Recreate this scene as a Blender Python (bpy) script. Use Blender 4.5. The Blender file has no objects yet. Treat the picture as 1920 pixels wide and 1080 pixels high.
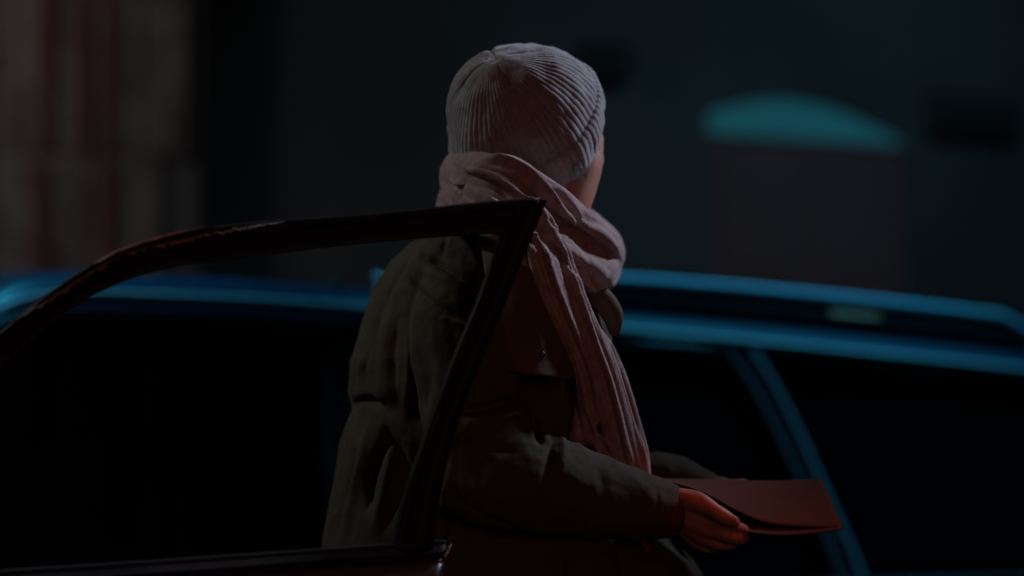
import bpy, bmesh, math, random
import numpy as np
from mathutils import Vector, Matrix, noise

random.seed(7)
sc = bpy.context.scene
C = sc.collection
V3 = Vector

# ------------------------------------------------------------------ camera
FPX = 1920 * 85.0 / 36.0
CAMZ = 1.15
PITCH = math.atan(260.0 / FPX)
cam_d = bpy.data.cameras.new('camera'); cam = bpy.data.objects.new('camera', cam_d); C.objects.link(cam)
cam_d.lens = 85; cam_d.sensor_width = 36; cam_d.clip_start = 0.05; cam_d.clip_end = 500
cam.location = (0, 0, CAMZ); cam.rotation_euler = (math.pi / 2 + PITCH, 0, 0)
cam_d.dof.use_dof = True; cam_d.dof.focus_distance = 3.40; cam_d.dof.aperture_fstop = 1.55
sc.camera = cam

# ------------------------------------------------------------------ night sky and exposure
w = bpy.data.worlds.new('World'); sc.world = w; w.use_nodes = True
bgn = w.node_tree.nodes['Background']
bgn.inputs[0].default_value = (0.35, 0.62, 0.80, 1); bgn.inputs[1].default_value = 0.0012
sc.view_settings.view_transform = 'Standard'; sc.view_settings.look = 'None'
sc.view_settings.exposure = 0; sc.view_settings.gamma = 1; sc.view_settings.use_curve_mapping = False

# ------------------------------------------------------------------ lamps of the street and an added hand spot
def area(name, loc, aim, size, power, col, size_y=None, spread=180):
    d = bpy.data.lights.new(name, 'AREA'); o = bpy.data.objects.new(name, d); C.objects.link(o)
    d.energy = power; d.color = col; d.size = size
    if size_y: d.shape = 'RECTANGLE'; d.size_y = size_y
    d.spread = math.radians(spread)
    o.location = loc
    o.rotation_euler = (V3(aim) - V3(loc)).to_track_quat('-Z', 'Y').to_euler()
    return o
area('cyan_street_lamp_light', (2.0, 5.7, 5.0), (1.0, 6.2, 1.45), 0.4, 8.5, (0.05, 0.60, 1.0), spread=42)
area('cyan_far_lamp_light', (-1.7, 4.9, 4.9), (-0.8, 5.2, 1.45), 0.4, 6, (0.05, 0.60, 1.0), spread=42)
area('pale_left_lamp_light', (-2.5, 4.1, 3.2), (-0.05, 3.6, 1.45), 0.5, 3.3, (0.94, 0.98, 0.98), spread=80)
area('cool_right_lamp_light', (2.2, 4.4, 3.3), (0.10, 3.6, 1.62), 0.4, 2.0, (0.68, 0.79, 1.0), spread=28)
area('red_neon_light', (0.9, 0.4, 1.5), (0.0, 3.5, 1.35), 0.8, 1.1, (1.0, 0.38, 0.29), spread=90)
area('facade_lamp_light', (-4.2, 7.2, 4.6), (-2.6, 10.6, 2.2), 0.8, 6.0, (1.0, 0.96, 0.96), spread=90)
area('wall_lamp_light', (3.2, 9.0, 5.2), (1.5, 12.2, 2.2), 0.8, 3.5, (0.32, 0.72, 0.88), spread=80)
ld = bpy.data.lights.new('red_hand_spot', 'SPOT'); lo_ = bpy.data.objects.new('red_hand_spot', ld); C.objects.link(lo_)  # added unseen spot that reddens the hand and the papers
ld.energy = 9.5; ld.color = (1.0, 0.06, 0.01); ld.spot_size = math.radians(17); ld.spot_blend = 0.8; ld.shadow_soft_size = 0.02
lo_.location = (0.95, 2.95, 2.05); lo_.rotation_euler = (V3((0.34, 3.48, 1.03)) - V3(lo_.location)).to_track_quat('-Z', 'Y').to_euler()

# ------------------------------------------------------------------ helpers
def P(px, py, Y):
    """point seen at photo pixel (px, py) at depth Y"""
    a = (px - 960) / FPX; b = (540 - py) / FPX
    cy, sy = math.cos(PITCH), math.sin(PITCH)
    d = V3((a, cy - b * sy, sy + b * cy))
    return V3((0, 0, CAMZ)) + d * (Y / d.y)

def proj_np(v):
    cy, sy = math.cos(PITCH), math.sin(PITCH)
    x = v[:, 0]; y = v[:, 1]; z = v[:, 2] - CAMZ
    dep = y * cy + z * sy; up = -y * sy + z * cy
    return np.stack([960 + FPX * x / dep, 540 - FPX * up / dep], 1)

def ray_plane(px, py, pt, nrm):
    d = P(px, py, 1.0) - V3((0, 0, CAMZ))
    s = (V3(pt) - V3((0, 0, CAMZ))).dot(V3(nrm)) / d.dot(V3(nrm))
    return V3((0, 0, CAMZ)) + d * s

def tag(o, label=None, cat=None, group=None, kind=None):
    if label: o['label'] = label
    if cat: o['category'] = cat
    if group: o['group'] = group
    if kind: o['kind'] = kind
    return o

def empty(name, loc, rz=0.0):
    o = bpy.data.objects.new(name, None); C.objects.link(o)
    o.location = loc; o.rotation_euler = (0, 0, rz); o.empty_display_size = 0.1
    return o

def mesh_obj(name, verts, faces, mat, parent=None, smooth=True):
    me = bpy.data.meshes.new(name)
    me.from_pydata([tuple(v) for v in verts], [], faces); me.update()
    return link(name, me, mat, parent, smooth)

def link(name, me, mat, parent=None, smooth=True):
    if mat is not None:
        me.materials.clear(); me.materials.append(mat)
    if smooth:
        me.polygons.foreach_set('use_smooth', [True] * len(me.polygons))
    o = bpy.data.objects.new(name, me); C.objects.link(o)
    if parent is not None:
        o.parent = parent
        bpy.context.view_layer.update()
        o.matrix_parent_inverse = parent.matrix_world.inverted()
    return o

class MB:
    def __init__(s): s.v = []; s.f = []
    def add(s, vs, fs):
        k = len(s.v); s.v += [V3(v) for v in vs]; s.f += [tuple(i + k for i in f) for f in fs]; return s
    def box(s, lo, hi, fr=None):
        p = [(x, y, z) for x in (lo[0], hi[0]) for y in (lo[1], hi[1]) for z in (lo[2], hi[2])]
        if fr: p = [fr(*q) for q in p]
        return s.add(p, [(0, 1, 3, 2), (4, 6, 7, 5), (0, 4, 5, 1), (2, 3, 7, 6), (0, 2, 6, 4), (1, 5, 7, 3)])
    def rings(s, rings, closed=True, caps=True):
        n = len(rings[0]); vs = [p for r in rings for p in r]; fs = []
        for i in range(len(rings) - 1):
            for j in range(n if closed else n - 1):
                a = i * n + j; b = i * n + (j + 1) % n
                fs.append((a, b, b + n, a + n))
        if caps:
            fs.append(tuple(range(n))[::-1]); fs.append(tuple((len(rings) - 1) * n + j for j in range(n)))
        return s.add(vs, fs)
    def tube(s, pts, rad, seg=16, caps=True, flat=None):
        """flat = (direction, factor): squash the section along a direction"""
        pts = [V3(p) for p in pts]; n = len(pts)
        if not hasattr(rad, '__len__'): rad = [rad] * n
        rings = []; up = None
        for i, p in enumerate(pts):
            t = (pts[min(i + 1, n - 1)] - pts[max(i - 1, 0)]).normalized()
            if up is None:
                up = V3((0, 0, 1)) if abs(t.z) < 0.9 else V3((0, 1, 0))
            a = (up - t * up.dot(t)).normalized(); up = a; b = t.cross(a)
            ring = []
            for j in range(seg):
                q = 2 * math.pi * j / seg
                o = (a * math.cos(q) + b * math.sin(q)) * rad[i]
                if flat:
                    o = o - V3(flat[0]) * (o.dot(V3(flat[0])) * (1 - flat[1]))
                ring.append(p + o)
            rings.append(ring)
        if caps:   # round ends
            def cap(p, ring, nxt):
                t = (p - nxt).normalized(); r = sum((q - p).length for q in ring) / len(ring)
                return [[p + (q - p) * c + t * r * h for q in ring] for c, h in ((0.87, 0.5), (0.5, 0.87), (0.05, 1.0))]
            st = cap(pts[0], rings[0], pts[1])[::-1]; en = cap(pts[-1], rings[-1], pts[-2])
            rings = st + rings + en
        return s.rings(rings)
    def ball(s, c, r, axes=None, seg=20, rg=12):
        c = V3(c); rings = []
        if not hasattr(r, '__len__'): r = (r, r, r)
        ax = axes or (V3((1, 0, 0)), V3((0, 1, 0)), V3((0, 0, 1)))
        for i in range(1, rg):
            th = math.pi * i / rg
            rings.append([c + ax[0] * r[0] * math.sin(th) * math.cos(2 * math.pi * j / seg)
                          + ax[1] * r[1] * math.sin(th) * math.sin(2 * math.pi * j / seg)
                          + ax[2] * r[2] * math.cos(th) for j in range(seg)])
        return s.rings(rings)
    def mesh(s, name='m'):
        me = bpy.data.meshes.new(name); me.from_pydata([tuple(v) for v in s.v], [], s.f); me.update()
        bm = bmesh.new(); bm.from_mesh(me); bmesh.ops.recalc_face_normals(bm, faces=bm.faces); bm.to_mesh(me); bm.free()
        return me
    def build(s, name, mat, parent=None, smooth=True):
        return link(name, s.mesh(name), mat, parent, smooth)

def apply_mods(me, mods):
    """mods: list of (type, dict); returns a new evaluated mesh"""
    o = bpy.data.objects.new('work', me); C.objects.link(o)
    for t, kw in mods:
        m = o.modifiers.new('m', t)
        for k, v in kw.items(): setattr(m, k, v)
    dg = bpy.context.evaluated_depsgraph_get(); dg.update()
    out = bpy.data.meshes.new_from_object(o.evaluated_get(dg))
    bpy.data.objects.remove(o); return out

def remesh(me, vox, smooth=4, fac=0.6):
    return apply_mods(me, [('REMESH', dict(mode='VOXEL', voxel_size=vox)), ('SMOOTH', dict(factor=fac, iterations=smooth))])

def catmull(pts, n):
    pts = [V3(p) for p in pts]; out = []
    q = [pts[0] * 2 - pts[1]] + pts + [pts[-1] * 2 - pts[-2]]
    m = len(pts) - 1
    for k in range(n + 1):
        u = k / n * m; i = min(int(u), m - 1); t = u - i
        a, b, c, d = q[i], q[i + 1], q[i + 2], q[i + 3]
        out.append(0.5 * ((2 * b) + (c - a) * t + (2 * a - 5 * b + 4 * c - d) * t * t + (3 * b - a - 3 * c + d) * t ** 3))
    return out

def interp(xs, ys, x): return float(np.interp(x, xs, ys))

def normals_np(me):
    n = np.empty(len(me.vertices) * 3, np.float32)
    me.vertices.foreach_get('normal', n); return n.reshape(-1, 3).astype(float)
def co_np(me):
    n = np.empty(len(me.vertices) * 3, np.float32)
    me.vertices.foreach_get('co', n); return n.reshape(-1, 3).astype(float)
def set_co(me, v):
    me.vertices.foreach_set('co', v.astype(np.float32).ravel()); me.update()

def sculpt(me, strokes):
    """crease and ridge strokes pressed into the cloth on the side towards (0,0,CAMZ);
       stroke = (polyline, width, depth[, sharp])"""
    v = co_np(me); n = normals_np(me); p = proj_np(v)
    view = np.array([0, 0, CAMZ]) - v; view /= np.linalg.norm(view, axis=1)[:, None]
    face = np.clip((n * view).sum(1) * 2.0 + 0.25, 0, 1)
    disp = np.zeros(len(v))
    for st in strokes:
        pl = np.array([[q.x, q.y] for q in catmull([(a, b, 0) for a, b in st[0]], 6 * len(st[0]))])
        best = np.full(len(v), 1e9); par = np.zeros(len(v)); N = len(pl) - 1
        box = (p[:, 0] > pl[:, 0].min() - 4 * st[1]) & (p[:, 0] < pl[:, 0].max() + 4 * st[1]) & \
              (p[:, 1] > pl[:, 1].min() - 4 * st[1]) & (p[:, 1] < pl[:, 1].max() + 4 * st[1])
        idx = np.where(box)[0]
        if len(idx) == 0: continue
        q = p[idx]; bb = best[idx]; pp = par[idx]
        for i in range(N):
            a, b = pl[i], pl[i + 1]; ab = b - a; L = max((ab ** 2).sum(), 1e-6)
            t = np.clip(((q - a) @ ab) / L, 0, 1)
            d = np.linalg.norm(q - (a + t[:, None] * ab), axis=1)
            m = d < bb; bb[m] = d[m]; pp[m] = (i + t[m]) / N
        taper = np.sin(np.pi * np.clip(pp, 0.03, 0.97)) ** 0.5
        wv = np.exp(-np.abs(bb / st[1]) ** (st[3] if len(st) > 3 else 1.6))
        disp[idx] += st[2] * wv * taper
    v = v + n * (disp * face)[:, None]
    set_co(me, v)

def ripple(me, fn):
    """push each vertex along its normal by fn(co) metres"""
    v = co_np(me); n = normals_np(me)
    d = np.array([fn(V3(q)) for q in v]); set_co(me, v + n * d[:, None])

# ------------------------------------------------------------------ materials
def mat(name, col, rough=0.6, metal=0.0, bump=None, var=None, spec=0.5, coat=0.0, emit=None, sheen=0.0, trans=0.0, sss=0.0):
    m = bpy.data.materials.new(name); m.use_nodes = True; nt = m.node_tree; b = nt.nodes['Principled BSDF']
    b.inputs['Base Color'].default_value = (*col, 1); b.inputs['Roughness'].default_value = rough
    b.inputs['Metallic'].default_value = metal; b.inputs['Specular IOR Level'].default_value = spec
    b.inputs['Coat Weight'].default_value = coat; b.inputs['Coat Roughness'].default_value = 0.06
    b.inputs['Sheen Weight'].default_value = sheen; b.inputs['Sheen Roughness'].default_value = 0.4
    b.inputs['Transmission Weight'].default_value = trans
    if sss:
        b.inputs['Subsurface Weight'].default_value = sss; b.inputs['Subsurface Radius'].default_value = (0.012, 0.004, 0.002)
        b.inputs['Subsurface Scale'].default_value = 1.0
    if emit:
        b.inputs['Emission Color'].default_value = (*emit[0], 1); b.inputs['Emission Strength'].default_value = emit[1]
    tc = nt.nodes.new('ShaderNodeTexCoord')
    if var:   # (scale, col2)
        nz = nt.nodes.new('ShaderNodeTexNoise'); nz.inputs['Scale'].default_value = var[0]; nz.inputs['Detail'].default_value = 6
        nt.links.new(tc.outputs['Object'], nz.inputs['Vector'])
        r = nt.nodes.new('ShaderNodeValToRGB'); r.color_ramp.elements[0].position = 0.35; r.color_ramp.elements[1].position = 0.68
        r.color_ramp.elements[0].color = (*col, 1); r.color_ramp.elements[1].color = (*var[1], 1)
        nt.links.new(nz.outputs[0], r.inputs[0]); nt.links.new(r.outputs[0], b.inputs['Base Color'])
    if bump:  # (scale, strength, dist)
        nz = nt.nodes.new('ShaderNodeTexNoise'); nz.inputs['Scale'].default_value = bump[0]; nz.inputs['Detail'].default_value = 5
        nt.links.new(tc.outputs['Object'], nz.inputs['Vector'])
        bp = nt.nodes.new('ShaderNodeBump'); bp.inputs['Strength'].default_value = bump[1]; bp.inputs['Distance'].default_value = bump[2]
        nt.links.new(nz.outputs[0], bp.inputs['Height']); nt.links.new(bp.outputs[0], b.inputs['Normal'])
    return m

M = dict(
    skin=mat('skin', (0.42, 0.21, 0.15), 0.5, bump=(220, 0.35, 0.001), sss=0.15, var=(40, (0.46, 0.20, 0.14))),
    lips=mat('lips', (0.35, 0.14, 0.12), 0.4),
    hat=mat('grey_wool', (0.27, 0.245, 0.255), 0.95, bump=(420, 0.6, 0.0012), sheen=0.35, spec=0.1, var=(120, (0.36, 0.33, 0.34))),
    scarf=mat('rose_wool', (0.31, 0.21, 0.205), 0.95, bump=(430, 0.7, 0.0018), sheen=0.35, spec=0.1, var=(70, (0.43, 0.31, 0.30))),
    coat=mat('olive_canvas', (0.053, 0.040, 0.022), 0.85, bump=(260, 0.4, 0.001), spec=0.3, var=(14, (0.068, 0.053, 0.031))),
    flap=mat('brown_canvas', (0.085, 0.055, 0.035), 0.82, bump=(260, 0.4, 0.001), var=(14, (0.11, 0.07, 0.045))),
    button=mat('horn', (0.03, 0.018, 0.01), 0.35),
    hair=mat('hair', (0.05, 0.035, 0.025), 0.6, bump=(300, 0.6, 0.002)),
    trouser=mat('dark_denim', (0.02, 0.022, 0.03), 0.85, bump=(300, 0.4, 0.001)),
    boot=mat('boot_leather', (0.02, 0.014, 0.01), 0.45),
    paper=mat('red_tinted_paper', (0.085, 0.044, 0.026), 0.85, spec=0.2, bump=(60, 0.15, 0.001), var=(9, (0.105, 0.055, 0.033))),  # part of the red light's tint is put into the paper colour
    blue=mat('blue_paint', (0.003, 0.017, 0.040), 0.45, coat=0.06, bump=(3, 0.02, 0.004)),
    bluetrim=mat('steel_trim', (0.42, 0.48, 0.50), 0.45, metal=0.2),
    rail=mat('painted_rail', (0.26, 0.42, 0.52), 0.42, metal=0.2, bump=(40, 0.05, 0.001)),
    rubber=mat('black_rubber', (0.012, 0.012, 0.013), 0.6, bump=(150, 0.2, 0.0005)),
    black=mat('black_paint', (0.014, 0.013, 0.015), 0.5, spec=0.08, bump=(25, 0.08, 0.001), var=(18, (0.028, 0.024, 0.026))),
    maroon=mat('maroon_paint', (0.10, 0.065, 0.08), 0.45, coat=0.2, bump=(14, 0.05, 0.001), var=(6, (0.12, 0.08, 0.095))),
    redmottle=mat('mottled_red', (0.28, 0.03, 0.03), 0.5, var=(60, (0.16, 0.03, 0.03))),
    palestrip=mat('pale_mottled', (0.8, 0.62, 0.58), 0.7, bump=(90, 0.8, 0.002), var=(120, (0.5, 0.36, 0.34))),
    chrome=mat('chrome', (0.6, 0.6, 0.62), 0.16, metal=1.0),
    seat=mat('seat_fabric', (0.06, 0.065, 0.08), 0.9, bump=(200, 0.3, 0.001)),
    tyre=mat('tyre', (0.015, 0.015, 0.015), 0.85),
    asphalt=mat('wet_asphalt', (0.045, 0.045, 0.048), 0.55, bump=(80, 0.6, 0.004), var=(2.5, (0.06, 0.06, 0.062))),
    paving=mat('paving', (0.14, 0.135, 0.13), 0.75, bump=(30, 0.4, 0.003), var=(4, (0.18, 0.17, 0.165))),
    darkwall=mat('dark_render', (0.085, 0.095, 0.105), 0.9, bump=(12, 0.5, 0.01), var=(0.8, (0.15, 0.16, 0.17))),
    palewall=mat('pale_panel', (0.50, 0.45, 0.42), 0.85, bump=(8, 0.3, 0.01), var=(4.5, (0.24, 0.19, 0.18))),
    seam=mat('grey_frame', (0.24, 0.23, 0.24), 0.7, var=(3, (0.17, 0.15, 0.15))),
    redbar=mat('red_strip', (0.30, 0.12, 0.11), 0.7, var=(3, (0.3, 0.17, 0.16))),
    doorpink=mat('rose_door_paint', (0.27, 0.14, 0.16), 0.6, var=(3, (0.25, 0.13, 0.145))),
    void=mat('dark_louvre', (0.075, 0.08, 0.085), 0.9),
    teal=mat('lit_teal_glass', (0.03, 0.15, 0.17), 0.3, emit=((0.045, 0.40, 0.54), 0.12)),
)
M['matt'] = mat('matt_pillar', (0.008, 0.008, 0.01), 0.85, spec=0.08)
g = bpy.data.materials.new('dark_glass'); g.use_nodes = True; nt = g.node_tree
b = nt.nodes['Principled BSDF']; b.inputs['Base Color'].default_value = (0.003, 0.004, 0.005, 1); b.inputs['Roughness'].default_value = 0.3; b.inputs['Specular IOR Level'].default_value = 0.1
tr = nt.nodes.new('ShaderNodeBsdfTransparent'); tr.inputs[0].default_value = (0.22, 0.25, 0.26, 1)
mx = nt.nodes.new('ShaderNodeMixShader'); mx.inputs[0].default_value = 0.35
nt.links.new(tr.outputs[0], mx.inputs[1]); nt.links.new(b.outputs[0], mx.inputs[2]); nt.links.new(mx.outputs[0], nt.nodes['Material Output'].inputs[0])
M['glass'] = g

# ------------------------------------------------------------------ ground and street
DS = V3((0.8854, 0.4648, 0)); NS = V3((-0.4648, 0.8854, 0))      # along the street, and across it away from us
W0 = V3((0.98, 12.0, 0))
def ws(t, n, z): return W0 + DS * t + NS * n + V3((0, 0, z))
o = MB().add([(-150, -60, 0), (150, -60, 0), (150, 200, 0), (-150, 200, 0)], [(0, 1, 2, 3)]).build('road', M['asphalt'], None, False); tag(o, kind='structure')
mb = MB(); mb.box((-60, -2.8, 0.0), (60, -0.005, 0.13), ws); o = mb.build('pavement', M['paving'], None, False); tag(o, kind='structure')

# the dark house with the arched doorway
TL = -2.62
hb = empty('dark_house', ws(TL, 0, 0)); tag(hb, 'dark rendered house with a teal lit arched fanlight over its dull rose door', 'building')
def arch_pts(x0, x1, z0, rise, n=18):
    return [(x0 + (x1 - x0) * k / n, z0 + 0.085 * (1 - k / n) + 0.012 + (rise - 0.06) * math.sin(math.pi * (k / n) ** 0.95)) for k in range(n + 1)]
DX0, DX1, DZ = 0.0, 1.21, 2.62
ap = arch_pts(DX0, DX1, DZ, 0.19)
mb = MB()
mb.box((TL - 0.3, 0, 0), (DX0, 0.5, 9), ws); mb.box((DX1, 0, 0), (14, 0.5, 9), ws)
for k in range(len(ap) - 1):
    (a, za), (c, zc) = ap[k], ap[k + 1]
    mb.add([ws(a, 0, za), ws(c, 0, zc), ws(c, 0, 9), ws(a, 0, 9), ws(a, .5, za), ws(c, .5, zc), ws(c, .5, 9), ws(a, .5, 9)],
           [(0, 1, 2, 3), (4, 7, 6, 5), (0, 4, 5, 1)])
mb.build('wall', M['darkwall'], hb, False)
fl = MB(); fl.rings([[ws(a, n, z) for a, z in ap] + [ws(DX1, n, DZ), ws(DX0, n, DZ)] for n in (0.012, 0.04)]); fo = fl.build('fanlight', M['teal'], hb, False)

mb = MB(); mb.box((DX0, 0.008, DZ - 0.03), (DX1, 0.2, DZ - 0.003), ws); mb.build('transom', M['doorpink'], hb, False)
mb = MB(); mb.box((DX0 + .002, 0.022, 0.14), (DX1 - .002, 0.07, DZ - 0.033), ws)
for zz in ((0.3, 1.0), (1.15, 1.8), (1.95, 2.5)):
    for xx in ((0.08, 0.53), (0.62, 1.13)):
        mb.box((xx[0], 0.010, zz[0]), (xx[1], 0.0215, zz[1]), ws)
do = mb.build('door', M['doorpink'], hb, False)
mb = MB(); mb.tube([ws(1.16, -0.02, 1.05), ws(1.16, -0.02, 1.2)], 0.012); mb.build('handle', M['chrome'], do)
for (t, z, a, c) in ((-0.62, 2.93, 0.13, 0.09), (1.62, 2.80, 0.28, 0.10)):
    mb = MB(); mb.box((t - a, -0.10, z - c), (t + a, -0.003, z + c), ws)
    for q in range(5): mb.box((t - a + .01, -0.115, z - c + .01 + q * 0.035), (t + a - .01, -0.102, z - c + .025 + q * 0.035), ws)
    mb.build('vent', M['void'], hb, False)
mb = MB(); mb.box((1.9, 0.5, 0), (14, 6, 9), ws)

# the pale panelled facade on the left
pb = empty('pale_facade', ws(TL - 6, -0.3, 0)); tag(pb, 'pale grey panelled shop front with narrow red vertical strips at far left', 'building')
mb = MB(); mb.box((TL - 7, -0.20, 0), (TL - 0.14, -0.004, 8), ws); mb.build('wall', M['seam'], pb, False)
zr = [(0.2, 1.1), (1.12, 2.31), (2.328, 3.05), (3.07, 4.4)]
edges = [TL - 0.20 - 0.215 * k for k in range(20)]
rng = random.Random(3)
for (z0, z1) in zr:
    for k in range(0, 14):
        mb = MB(); x1 = edges[k] - 0.012 - (0.12 if k == 0 and z1 < 2.5 else 0); x0 = edges[k + 1] + 0.012
        mb.box((x0, -0.218 - rng.random() * 0.008, z0), (x1, -0.203, z1), ws)
        o = mb.build('panel', M['palewall'], pb, False)
for (z0, z1), ks in ((zr[2], (3.0, 2.2, 1.68, 4.6, 6.1)), (zr[1], (3.1, 1.68, 4.9, 6.4))):
    for k in ks:
        ek = edges[0] - 0.215 * k
        mb = MB(); mb.box((ek - 0.028, -0.238, z0 + 0.02), (ek + 0.028, -0.229, z1 - 0.03), ws)
        mb.build('red_strip', M['redbar'], pb, False)

# ------------------------------------------------------------------ cars
class Frame:
    def __init__(s, O, T, N): s.O = V3(O); s.T = V3(T); s.N = V3(N)
    def __call__(s, t, n, z): return s.O + s.T * t + s.N * n + V3((0, 0, z))
    def px(s, x, y, n):
        p = ray_plane(x, y, s(0, n, 0), s.N); return ((p - s.O).dot(s.T), p.z)

def lower_body(fr, t0, t1, width, belt, hood, tw, cut=None):
    """body shell below the glass; sections along t with wheel arches; cut = (ta, tb) door hole on the near side"""
    mb = MB(); R = 0.34
    N = 60; secs = []
    for k in range(N + 1):
        t = t0 + (t1 - t0) * k / N
        e = min(1.0, min(t - t0, t1 - t) / 0.25); inset = 0.14 * (1 - math.sqrt(max(0, 1 - (1 - e) ** 2)))
        low = 0.24
        for q in tw:
            if abs(t - q) < R + 0.04: low = max(low, 0.34 + math.sqrt((R + 0.04) ** 2 - (t - q) ** 2) - 0.02)
        top = hood(t)
        low = min(low, top - 0.05)
        mid = max(low + 0.02, (low + top) * 0.5)
        prof = [(0.05 + inset, low), (0.0 + inset, low + 0.03), (-0.015 + inset, mid), (0.0 + inset, top - 0.05), (0.02 + inset, top - 0.012), (0.05 + inset, top)]
        ring = [fr(t, a, z) for a, z in prof] + [fr(t, width - a, z) for a, z in prof[::-1]]
        secs.append(ring)
    return mb.rings(secs)

def wheel(fr, t, n, root):
    mb = MB(); prof = [(0.20, 0.0), (0.24, -0.01), (0.29, -0.012), (0.325, 0.0), (0.335, 0.03), (0.335, 0.15), (0.325, 0.18), (0.2, 0.18)]
    s = 1 if n < 0.8 else -1
    rings = [[fr(t + r * math.cos(2 * math.pi * j / 40), n + s * d, 0.335 + r * math.sin(2 * math.pi * j / 40)) for j in range(40)] for r, d in prof]
    MB().rings(rings + [rings[0]], caps=False).build('tyre', M['tyre'], root)
    prof = [(0.2, 0.02), (0.19, 0.05), (0.1, 0.035), (0.04, 0.02), (0.01, 0.02)]
    rings = [[fr(t + r * math.cos(2 * math.pi * j / 40), n + s * d, 0.335 + r * math.sin(2 * math.pi * j / 40)) for j in range(40)] for r, d in prof]
    MB().rings(rings).build('rim', M['chrome'], root)

def seat(fr, t, n, top, root, parent_name='seat'):
    mb = MB()
    mb.tube([fr(t - 0.42, n, 0.42), fr(t - 0.1, n, 0.40)], [0.16, 0.17], 20, flat=((0, 0, 1), 0.5))
    mb.tube([fr(t, n, 0.42), fr(t + 0.08, n, top - 0.18)], [0.2, 0.19], 20, flat=(fr.T, 0.4))
    s = mb.build('seat', M['seat'], root)
    MB().tube([fr(t + 0.10, n - 0.06, top - 0.07), fr(t + 0.10, n + 0.06, top - 0.07)], [0.085, 0.085], 20, flat=(fr.T, 0.55)).build('headrest', M['seat'], s)

# ---- the blue estate car behind the person
fc = Frame((0.25, 5.8, 0), DS, NS)
car = empty('estate_car', fc(0, 0.85, 0), math.atan2(DS.y, DS.x))
tag(car, 'glossy blue estate car with roof rails parked behind the person', 'car')
BELT = 0.74
dr_px = [(-420, 905), (-300, 800), (-200, 715), (-110, 645), (-50, 603), (0, 578), (40, 562), (90, 553), (180, 549), (300, 553), (500, 562), (700, 577), (900, 592), (1150, 615), (1400, 638), (1650, 663), (1920, 692), (2050, 712), (2150, 745), (2230, 800)]
drip = [fc.px(x, y, 0.10) for x, y in dr_px]
drip3 = catmull([(t, 0, z) for t, z in drip], 120)
DT = [p.x for p in drip3]; DZZ = [p.z for p in drip3]
def zd(t): return interp(DT, DZZ, t)
T_A, T_D = DT[0], DT[-1]
def hood(t):
    if t < T_A - 0.05: return 0.80 - 0.10 * ((T_A - t) / 1.1) ** 2
    return BELT
lb = lower_body(fc, T_A - 1.15, T_D + 0.35, 1.70, BELT, hood, (T_A - 0.35, T_D - 0.35))
lb.build('body', M['blue'], car)
# roof skin: side flank from the drip rail, then crown across
mb = MB(); rings = []
for k, p in enumerate(drip3):
    t, z = p.x, p.z
    e = min(1, max(0, (z - BELT) / 0.55))
    pr = [(0.105, -0.012), (0.102, 0.004), (0.112, 0.020), (0.135, 0.036), (0.175, 0.047), (0.30, 0.060), (0.55, 0.072)]
    prof = [(a, z + h * e) for a, h in pr]
    ring = [fc(t, a, zz) for a, zz in prof] + [fc(t, 1.70 - a, zz) for a, zz in prof[::-1]] + [fc(t, 1.70 - 0.14, z - 0.03), fc(t, 0.14, z - 0.03)]
    rings.append(ring)
m0 = next(i for i, t in enumerate(DT) if zd(t) > 1.36)
m1 = max(i for i, t in enumerate(DT) if zd(t) > 1.30)
roof = MB().rings(rings[m0:m1 + 1]).build('roof', M['blue'], car)
# drip rails (bright gutter) both sides
for nn, sgn in ((0.092, 1), (1.70 - 0.092, -1)):
    pts = [fc(t, nn + sgn * 0.12 * (-max(0, 1.40 - z) * 0.10), z) for t, z in zip(DT, DZZ)]
    MB().tube(pts, 0.0058, 10).build('gutter', M['bluetrim'], car)
    # dark inner window head frame
    pts = [fc(t, nn + sgn * 0.012, z - 0.036) for t, z in zip(DT, DZZ)]
    MB().tube(pts, 0.007, 8, flat=((0, 0, 1), 1.6)).build('window_head', M['blue'], car)
# pillars
def pillar(pts_px, width, n0, name, both=True, m='blue'):
    """pts_px from top to bottom, n grows inward with height"""
    L = []
    for x, y in pts_px:
        n = n0
        for _ in range(4):
            t, z = fc.px(x, y, n); n = 0.015 + 0.095 * max(0, min(1, (z - BELT) / 0.62))
        L.append((t, z, n))
    outs = []
    for mir in ((False, True) if both else (False,)):
        rr = []
        for t, z, n in L:
            q = [(t - width / 2, n), (t - width / 2 + 0.01, n - 0.008), (t + width / 2 - 0.01, n - 0.008), (t + width / 2, n), (t + width / 2, n + 0.05), (t - width / 2, n + 0.05)]
            rr.append([fc(a, (1.70 - c) if mir else c, z) for a, c in q])
        outs.append(MB().rings(rr).build(name, M[m], car, False))
    return L
Bp = pillar([(626, 590), (632, 700), (640, 850), (650, 960), (660, 1075)], 0.075, 0.1, 'door_pillar', m='matt')
Cl = [(1392, 655), (1420, 705), (1455, 770), (1495, 845), (1530, 920), (1565, 1000), (1600, 1085)]
Cp = pillar(Cl, 0.085, 0.1, 'rear_pillar', m='matt')
pillar([(2130, 735), (2180, 850), (2230, 960), (2260, 1060)], 0.10, 0.1, 'tail_pillar')
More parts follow.
